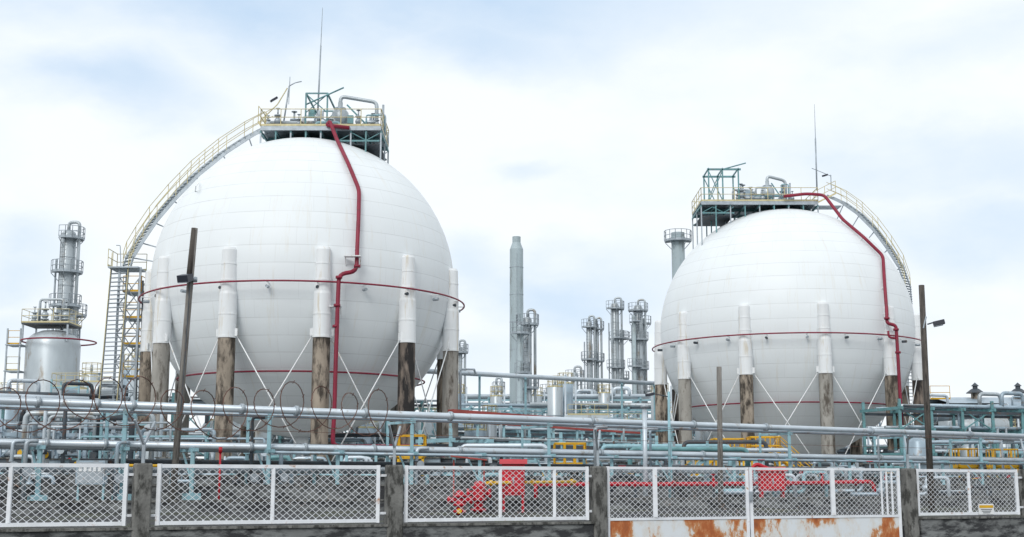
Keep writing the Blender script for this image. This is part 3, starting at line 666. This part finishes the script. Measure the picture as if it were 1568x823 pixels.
# ------------------------------------------------------------------ towers
def tower(name,px,Y,pyt,r,mt,plats=4,side=True,cone=False,secs=None,base=1.8):
    b=B(name); t=W(px,pyt,Y); x=W(px,600,Y).x; zt_=t.z; c=Vector((x,Y,0))
    if cone: prof=[(r*1.05,base),(r,zt_-2.2),(r,zt_-1.5),(r*.62,zt_-.7),(r*.62,zt_),(r*.5,zt_)]
    elif secs: prof=secs(r,zt_,base)
    else: prof=[(r*1.15,base),(r*1.15,base+2),(r,base+2.6)]+[(r,zt_-r*.8),(r*.85,zt_-r*.4),(r*.5,zt_-r*.1),(.01,zt_)]
    if cone or secs: b.lathes(c,prof,mt,28)
    else: b.lathe(c,prof,mt,24)
    if cone:
        z=base+3
        while z<zt_-2.5: b.lathe(c,[(r*.99,z-.03),(r*1.05,z-.03),(r*1.05,z+.03),(r*.99,z+.03)],M_galv,28,False); z+=3.2
        for dx in(-.2,.2): b.tube(c+Vector((dx+.2,-r-.15,base)),c+Vector((dx+.2,-r-.15,zt_-2)),.03,M_galv,4)
    for i in range(1,9):
        z=base+(zt_-base)*i/9.
        if not secs and not cone: b.lathe(c,[(r*1.0,z-.05),(r*1.05,z-.05),(r*1.05,z+.05),(r*1.0,z+.05)],mt,24,False)
    for i in range(plats):
        z=zt_-.9-(zt_-base-4)*i/max(plats,1)*.95; R2=r+.75
        a0=R_(random.choice([150,200,250])); k=9
        ang=[a0+R_(230)*j/k for j in range(k+1)]
        vi=[c+Vector((r*math.cos(a),r*math.sin(a),z)) for a in ang]; vo=[c+Vector((R2*math.cos(a),R2*math.sin(a),z)) for a in ang]
        vi2=[v-Vector((0,0,.1)) for v in vi]; vo2=[v-Vector((0,0,.1)) for v in vo]; m=k+1
        fs=[(j,j+1,m+j+1,m+j) for j in range(k)]+[(2*m+j+1,2*m+j,3*m+j,3*m+j+1) for j in range(k)]+[(m+j,m+j+1,3*m+j+1,3*m+j) for j in range(k)]
        b.add(vi+vo+vi2+vo2,fs,M_galv); b.rail(vo,M_galv,1.1,.035,3)
        for a in ang[::3]:
            e=Vector((math.cos(a),math.sin(a),0)); b.tube(c+e*R2+Vector((0,0,z-.1)),c+e*r+Vector((0,0,z-.9)),.04,M_galv,5)
    if side:
        b.run([c+Vector((0,-.1,zt_-.1)),c+Vector((0,-.1,zt_+.7)),c+Vector((r+.35,-.2,zt_+.7)),c+Vector((r+.35,-.2,base))],.16,M_vess,8)
        b.tube(c+Vector((-r-.3,-.2,base)),c+Vector((-r-.3,-.2,zt_-3)),.1,M_galv,6)
        for dx in(-.22,.22): b.tube(c+Vector((dx-.2,-r-.25,base)),c+Vector((dx-.2,-r-.25,zt_-.3)),.03,M_dark,4)
        z=base+1
        while z<zt_-.4: b.tube(c+Vector((-.42,-r-.25,z)),c+Vector((.02,-r-.25,z)),.02,M_dark,4); z+=.45
    return b
tower('distillation_column',92,125,352,.72,M_vess,6).done()
tower('distillation_column.001',109,128,470,.3,M_vess,2,False).done()
tower('chimney_stack',791,150,363,.78,M_stack,0,False,True).done()
tower('distillation_column.002',808,140,485,.45,M_vess,2).done()
tower('distillation_column.003',796,138,498,.30,M_stack,3,False).done()
tower('distillation_column.004',943,190,464,.62,M_vess,5).done()
tower('distillation_column.005',979,190,467,.68,M_vess,5).done()
tower('distillation_column.006',903,185,492,.40,M_vess,4).done()
tower('distillation_column.007',914,186,495,.36,M_vess,4).done()
tower('distillation_column.008',703,170,530,.4,M_vess,2).done()
tower('distillation_column.009',880,170,570,.5,M_vess,2).done()
tower('distillation_column.010',953,195,510,.3,M_vess,3,False).done()
tower('distillation_column.011',972,188,483,.3,M_stack,3,False).done()
tower('distillation_column.012',988,192,487,.28,M_vess,2,False).done()
tower('distillation_column.013',840,165,592,.35,M_vess,2,False).done()
tower('distillation_column.014',760,160,588,.3,M_vess,2).done()
tower('chimney_stack.001',1043,140,357,.72,M_stack,1,False,False,lambda r,z,b0:[(r,b0),(r,z-1),(r*1.1,z-.9),(r*1.1,z-.5),(r*1.02,z-.45),(r*1.02,z),(r*.9,z),(r*.9,z-1)]).done()
# ------------------------------------------------------------------ left vessel + structure
b=B('domed_reactor_vessel'); Yv=100; x=X(73,Yv); t=W(73,506,Yv).z; r=W(118,600,Yv).x-x
b.lathe((x,Yv,0),[(r,1.8),(r,t-1.1),(r*.93,t-.7),(r*.75,t-.35),(r*.45,t-.1),(.01,t)],M_vess,40)
for z in (4,6,8): b.lathe((x,Yv,0),[(r,z-.05),(r+.05,z-.05),(r+.05,z+.05),(r,z+.05)],M_vess,40,False)
b.path([Vector((x+.4+(r+.75)*math.cos(q),Yv+(r+.75)*math.sin(q),t-.9)) for q in [2*math.pi*i/48 for i in range(48)]],.06,M_red,6,True)
b.box((x-.2,Yv,t+.35),(3.6,3,.12),M_dark); b.rail([(x-2,Yv-1.5,t+.4),(x+1.6,Yv-1.5,t+.4),(x+1.6,Yv+1.5,t+.4),(x-2,Yv+1.5,t+.4)],M_cream,closed=True)
for dx in(-1.9,1.5):
    for dy in(-1.4,1.4): b.beam((x+dx,Yv+dy,t-1),(x+dx,Yv+dy,t+.4),.12,.12,M_galv)
for i,dx in enumerate((-1.4,-.6,.3,1.0)): valve(b,x+dx,Yv-.5,t+.4,1+.3*(i%2),M_vess)
b.run([(x-1.2,Yv,t+.4),(x-1.2,Yv,t+2.4),(x+.6,Yv,t+2.4),(x+.6,Yv,t)],.1,M_vess,8)
b.rail([(x-r-1.1,Yv-1,t-1.2),(x-r-.1,Yv-1,t-1.2)],M_yel); b.box((x-r-.6,Yv-.5,t-1.25),(1.2,1.6,.08),M_galv)
b.rail([(x-r-1.1,Yv-1,t-3.2),(x-r-.1,Yv-1,t-3.2)],M_cream); b.box((x-r-.6,Yv-.5,t-3.25),(1.2,1.6,.08),M_galv)
for k in(-1.1,-.1): b.beam((x-r+k,Yv-1.2,1.8),(x-r+k,Yv-1.2,t),.1,.1,M_galv)
b.done()
b=B('process_tower_block'); xx=X(102,96)
b.lathe((xx,96,0),[(.85,1.8),(.85,8.6),(.6,9.1),(.3,9.2),(.3,9.6),(.01,9.6)],M_pipe,20)
for dx in(-1,1):
    for dy in(-1,1): b.beam((xx+dx,96+dy,1.8),(xx+dx,96+dy,9.8),.12,.12,M_tealp)
for z in(4,6.5,9.2):
    b.rail([(xx-1,95,z),(xx+1,95,z),(xx+1,97,z),(xx-1,97,z)],M_cream,closed=True); b.beam((xx-1,95,z),(xx+1,95,z),.1,.15,M_tealp)
b.done()
def drum(name,px,Y,py,r,ln,mt,vert=False):
    b=B(name); c=W(px,py,Y)
    if vert:
        b.lathe((c.x,Y,0),[(r,1.8),(r,c.z-r*.35),(r*.85,c.z-r*.15),(r*.5,c.z-.03),(.01,c.z)],mt,24)
        for zz_ in (.35,.7): z=1.8+(c.z-1.8)*zz_; b.lathe((c.x,Y,0),[(r,z),(r+.04,z),(r+.04,z+.08),(r,z+.08)],M_galv,24,False)
        b.rail([Vector((c.x+(r)*math.cos(q),Y+(r)*math.sin(q),c.z-r*.3)) for q in [2*math.pi*i/10 for i in range(10)]],M_cream,1,closed=True,step=2)
        b.tube((c.x+r+.2,Y-.3,1.8),(c.x+r+.2,Y-.3,c.z+.5),.09,M_pipel,6); b.tube((c.x,Y,c.z-.1),(c.x,Y,c.z+.6),.12,mt,8)
    else:
        pr=[(.01,-ln/2-r*.5),(r*.6,-ln/2-r*.42),(r*.9,-ln/2-r*.2),(r,-ln/2),(r,ln/2),(r*.9,ln/2+r*.2),(r*.6,ln/2+r*.42),(.01,ln/2+r*.5)]
        n=20; vs=[]
        for rr,zz in pr:
            for i in range(n): a=2*math.pi*i/n; vs.append((c.x+zz,Y+rr*math.cos(a),c.z+rr*math.sin(a)))
        b.add(vs,[(k*n+i,k*n+(i+1)%n,(k+1)*n+(i+1)%n,(k+1)*n+i) for k in range(len(pr)-1) for i in range(n)],mt,True)
        for s_ in(-.3,.3): b.box((c.x+ln*s_,Y,(1.7+c.z-r*.6)/2),(.3,r*1.4,c.z-r*.6-1.7),M_tealp)
        b.tube((c.x,Y,c.z+r-.1),(c.x,Y,c.z+r+.7),.12,mt,8); b.tube((c.x,Y,c.z+r+.6),(c.x,Y,c.z+r+.7),.22,mt,8)
        b.rail([(c.x-ln/2,Y-r*.5,c.z+r*.85),(c.x+ln/2,Y-r*.5,c.z+r*.85)],M_cream,.9)
    b.done()
dr=[(740,105,668,.9,3.2),(900,112,650,.9,3.4),(960,108,664,.8,3),(1040,112,645,.8,3),(360,100,662,1.0,4),(590,102,655,1.0,3),(1500,108,655,.9,4),(1190,125,680,1,4),(150,110,600,.9,3)]
for i,(px,Y,py,r,ln) in enumerate(dr): drum('horizontal_drum'+('' if i==0 else '.%03d'%i),px,Y,py,r,ln,M_vess)
dv=[(728,90,655,.75),(750,92,640,.5),(850,118,590,.7),(866,120,585,.7),(1010,118,600,.8),(215,92,545,.6),(205,95,560,.7),(395,96,640,1.3),(440,100,655,.9),(556,97,650,1.1),(650,100,640,1.0),(1085,115,650,1.2),(1300,118,655,1.4),(1455,112,640,1.0),(1535,116,650,1.1),(700,140,600,.8),(760,130,605,.6),(925,150,600,.7),(15,108,600,1.1),(140,112,570,.8),(820,150,604,.8)]
for i,(px,Y,py,r) in enumerate(dv): drum('storage_vessel'+('' if i==0 else '.%03d'%i),px,Y,py,r,0,M_vess if i%3 else M_pipe,True)
b=B('large_insulated_pipeline'); a_=W(1405,638,100); c_=W(1760,612,100); b.tube(a_,c_,.5,M_pipe,20)
for i in range(14): q=a_.lerp(c_,i/13); b.tube(q-Vector((.04,0,0)),q+Vector((.04,0,0)),.53,M_pipel,20)
for i in range(0,14,3): q=a_.lerp(c_,i/13+.02); b.beam((q.x,q.y,1.8),(q.x,q.y,q.z-.45),.2,.2,M_tealp)
b.rail([W(1425,612,102),W(1455,612,102)],M_yel)
b.done()
b=B('process_hall'); zh=W(1500,618,125).z; x0_=X(1462,125);x1_=X(1780,125)
b.box(((x0_+x1_)/2,130,(1.8+zh)/2),(x1_-x0_,9.6,zh-1.8),M_wall)
b.add([(x0_-.3,124.8,zh+.01),(x1_,124.8,zh+.01),(x1_,130,zh+.9),(x0_-.3,130,zh+.9),(x0_-.3,135.2,zh+.01),(x1_,135.2,zh+.01)],[(0,1,2,3),(3,2,5,4)],M_pipe)
for i in range(10):
    xx=x0_+1+i*1.9; b.box((xx,125.16,4.6),(1.1,.1,1.5),M_dark)
for px in(1488,1553,1620):
    x=X(px,130,600); z=zh+.7
    b.lathe((x,129,0),[(.45,z-.4),(.45,z+.6)],M_concb,8,False); b.lathe((x,129,0),[(.95,z+.55),(.4,z+.95),(.25,z+1.0),(.25,z+1.25),(.4,z+1.25),(.01,z+1.6)],M_dark,8,False)
b.done()
b=B('control_building')
x0_,x1_=X(320,140),X(700,140); b.box(((x0_+x1_)/2,144,4),(x1_-x0_,8,5),M_wall); b.box(((x0_+x1_)/2,144,6.6),(x1_-x0_+.6,8.6,.25),M_post)
for i in range(14): b.box((x0_+1+i*1.85,139.97,4.4),(1.1,.1,1.2),M_dark); b.box((x0_+1+i*1.85,139.93,3.72),(1.3,.14,.1),M_white)
b.done()
b=B('bund_wall')
for o,h in((9,.3),(15,.5),(22.5,.75)):
    p=f0+fn*o; q=GZ(p.x,p.y); b.box(at(p+fd*5,q+h/2-.05),(140,.25,h+.1),M_wall,frz); b.box(at(p+fd*5,q+h+.03),(140,.32,.06),M_post,frz)
b.done()
# ------------------------------------------------------------------ poles
def pole(name,a,c,Y,r,mt,r2=None):
    b=B(name); p=W(a[0],a[1],Y); q=W(c[0],c[1],Y); d=(q-p); d/=-d.z; g_=GZ(q.x,q.y)
    q=p+d*(p.z-g_+.2); b.tube(q,p,r,mt,12,r2 or r*.85); return b
b=pole('utility_pole',(298,350),(268,715),41,.105,M_woodg,.10)
p=W(298,350,41);q=W(291,422,41); b.tube(q,p+Vector((0,0,.005)),.115,M_wood,12,.10)
lp=W(288,425,40.8); b.beam(lp,lp+Vector((-.1,-.32,-.1)),.38,.22,M_lamp); b.beam(lp+Vector((-.02,-.05,-.13)),lp+Vector((-.1,-.3,-.22)),.32,.02,M_glass); b.tube(lp,lp+Vector((0,.35,.1)),.03,M_dark,6)
b.tube(W(296,425,41),W(296,432,41),.13,M_galv,10); b.run([W(291,430,40.85),W(285,520,40.85),W(276,640,40.85)],.018,M_dark,5); b.done()
b=pole('utility_pole.001',(1411,437),(1427,785),46,.115,M_wood,.10)
p=W(1420,497,45.9); b.run([p,p+Vector((.2,-.1,.06)),p+Vector((.3,-.15,.02))],.025,M_dark,6); e=p+Vector((.28,-.15,.05)); b.beam(e-Vector((.12,0,.06)),e+Vector((.25,-.1,.02)),.28,.15,M_lamp); b.beam(e-Vector((.10,0,.15)),e+Vector((.2,-.08,-.09)),.22,.03,M_glass)
b.tube(W(1414,503,45.9),W(1418,485,45.9),.03,M_galv,5); b.done()
b=pole('short_wooden_pole',(1101,562),(1104,785),47,.10,M_woodg,.09); b.done()
b=pole('steel_post',(1024,600),(1026,760),52,.06,M_tealp); p=W(1000,603,52); b.run([W(1024,608,52),p],.025,M_dark,5); floodlight(b,p,(-.5,-.3,-.15),.7); b.done()
# ------------------------------------------------------------------ fire equipment
def hyd(b,c,h,r=.11):
    b.tube(c,c+Vector((0,0,h)),r,M_fire,12)
    for z in(.1,h*.5,h-.05): b.tube(c+Vector((0,0,z-.04)),c+Vector((0,0,z+.04)),r*1.7,M_fire,12)
    b.ball(c+Vector((0,0,h)),r*1.15,M_fire,12)
    for s_ in(-1,1): b.tube(c+Vector((0,0,h*.72)),c+Vector((s_*.32,-.05,h*.72)),r*.65,M_fire,10); b.tube(c+Vector((s_*.30,-.05,h*.72)),c+Vector((s_*.38,-.06,h*.72)),r,M_fire,10)
Yh=41
b=B('fire_hydrant'); p=W(704,765,Yh); hyd(b,at(p,GZ(p.x,p.y)),.62,.12); b.tube(at(p,GZ(p.x,p.y)+.12)-Vector((0,.3,0)),at(p,GZ(p.x,p.y)+.12)-Vector((0,.34,0)),.08,M_yel,12); b.done()
b=B('fire_hydrant.001'); p=W(733,765,Yh+1); c=at(p,GZ(p.x,p.y)); hyd(b,c,.85,.15); b.box(c+Vector((0,-.1,.62)),(.34,.3,.3),M_fire); b.done()
b=B('yellow_pipe'); p=W(745,740,Yh+1);q=W(882,738,Yh+4); b.run([p,q],.055,M_yel,8)
for i in(.05,.5,.95): c=p.lerp(q,i); b.tube(at(c,GZ(c.x,c.y)),c,.04,M_dark,6); b.tube(c-Vector((.05,0,0)),c+Vector((.05,0,0)),.1,M_yel,8)
b.done()
def cabinet(name,px,pyt,Y,wd,ht,roof=True,mt=M_fire):
    b=B(name); p=W(px,pyt,Y); z1=p.z; z0=z1-ht
    b.box((p.x,Y,(z0+z1)/2),(wd,.5,ht),mt); b.box((p.x-wd*.24,Y-.265,(z0+z1)/2),(wd*.44,.03,ht*.86),mt); b.box((p.x+wd*.24,Y-.265,(z0+z1)/2),(wd*.44,.03,ht*.86),mt)
    b.box((p.x,Y-.29,(z0+z1)/2),(.05,.03,.2),M_galv)
    g_=GZ(p.x,Y)
    for dx in(-.42,.42): b.beam((p.x+dx*wd,Y,g_-.05),(p.x+dx*wd,Y,z0),.08,.4,mt)
    if roof:
        h=wd/2+.08; b.add([(p.x-h,Y-.35,z1),(p.x+h,Y-.35,z1),(p.x+h,Y+.35,z1),(p.x-h,Y+.35,z1),(p.x-h,Y,z1+.16),(p.x+h,Y,z1+.16)],[(0,1,5,4),(2,3,4,5),(0,4,3),(1,2,5),(3,2,1,0)],mt)
    b.done()
cabinet('fire_hose_cabinet',786,711,43,.74,1.0)
cabinet('fire_hose_cabinet.001',1181,722,50,.95,.72)
b=B('red_awning_shelter'); p=W(716,704,48); b.beam(p-Vector((.6,0,-.12)),p+Vector((.7,0,-.02)),.9,.05,M_redroof)
for dx in(-.5,.6): b.beam(p+Vector((dx,0,.0)),at(p+Vector((dx,0,0)),1.5),.06,.06,M_redroof)
b.done()
b=B('fire_water_main')
pts=[W(826,742,47),W(1000,742,49.5),W(1180,741,52.5),W(1335,738,55)]
b.run(pts+[W(1341,755,55)],.085,M_fire,12)
b.run([W(826,742,47),W(820,742,47),W(820,765,47)],.085,M_fire,12)
for a_,c_ in zip(pts,pts[1:]):
    for i in range(3):
        q=a_.lerp(c_,(i+.5)/3); b.tube(q-Vector((.05,.0,0)),q+Vector((.05,0,0)),.14,M_fire,12); b.beam(at(q,GZ(q.x,q.y)),q,.08,.08,M_dark)
        if i%2: b.tube(q,q+Vector((0,0,.35)),.05,M_fire,8); b.tube(q+Vector((0,0,.35)),q+Vector((0,0,.38)),.13,M_fire,12)
q=W(1150,736,51.5); b.tube(q,q+Vector((0,0,.4)),.1,M_fire,10); b.run([q+Vector((0,0,.35)),q+Vector((.2,0,.65)),q+Vector((.8,0,.4))],.08,M_fire,8)
b.done()
b=B('red_marker_post'); q=W(337,708,44); b.tube((q.x,44,1.4),(q.x,44,q.z+.3),.035,M_fire,8); b.tube((q.x,44,q.z+.3),(q.x,44,q.z+.5),.06,M_fire,8); b.done()
def yplat(name,px0,px1,pyd,Y,stair=0):
    b=B(name); a=W(px0,pyd,Y);c=W(px1,pyd,Y); z=a.z; w_=1.4
    b.box(((a.x+c.x)/2,Y+w_/2,z),(c.x-a.x,w_,.10),M_yel); b.rail([(a.x,Y,z),(c.x,Y,z),(c.x,Y+w_,z),(a.x,Y+w_,z)],M_yel,1.0,.035,.5,True)
    for x in(a.x+.05,c.x-.05):
        for y in(Y+.05,Y+w_-.05): b.beam((x,y,GZ(x,y)-.05),(x,y,z),.1,.1,M_yel)
    if stair:
        sx=a.x if stair<0 else c.x; g_=GZ(sx,Y)
        stairs(b,[(sx+stair*(z-g_)*1.1,Y+.1,g_),(sx,Y+.1,z)],(0,.9,0),M_yel,M_yel,.2)
    b.done()
yplat('yellow_access_platform',608,649,701,59)
yplat('yellow_access_platform.001',850,897,713,60)
yplat('yellow_access_platform.002',1095,1140,700,73,-1)
yplat('yellow_access_platform.003',1150,1195,697,73.2,1)
yplat('yellow_access_platform.004',1468,1498,716,72)
yplat('yellow_access_platform.005',1525,1560,716,74)
b=B('instrument_cabinet'); q=W(140,728,42); b.box((q.x,42,2.6),(.9,.3,.75),M_pipe); b.box((q.x,41.84,2.6),(.8,.02,.65),M_galv)
for i in range(5): b.box((q.x-.3+.15*i,41.82,2.7),(.09,.02,.14),M_white)
for dx in(-.4,.4): b.beam((q.x+dx,42,1.2),(q.x+dx,42,2.25),.06,.06,M_tealp)
b.done()
b=B('small_valve_station')
for i in range(34):
    px=random.uniform(0,1560); Y=random.uniform(50,62)
    q=W(px,740,Y); g_=GZ(q.x,Y); h=random.uniform(.5,1.3); mt=random.choice([M_pipel,M_galv,M_pipe,M_tealp,M_dark])
    b.run([(q.x-1.2,Y,g_+.35),(q.x,Y,g_+.35),(q.x,Y,g_+h),(q.x+.9,Y,g_+h),(q.x+.9,Y,g_)],.08,mt,8); b.tube((q.x,Y,g_+h*.6-.1),(q.x,Y,g_+h*.6+.1),.17,mt,8)
    b.tube((q.x+.4,Y,g_+h),(q.x+.4,Y,g_+h+.35),.03,mt,5); b.tube((q.x+.4,Y,g_+h+.35),(q.x+.4,Y,g_+h+.38),.15,random.choice([M_fire,M_galv,M_yel]),10)
b.done()
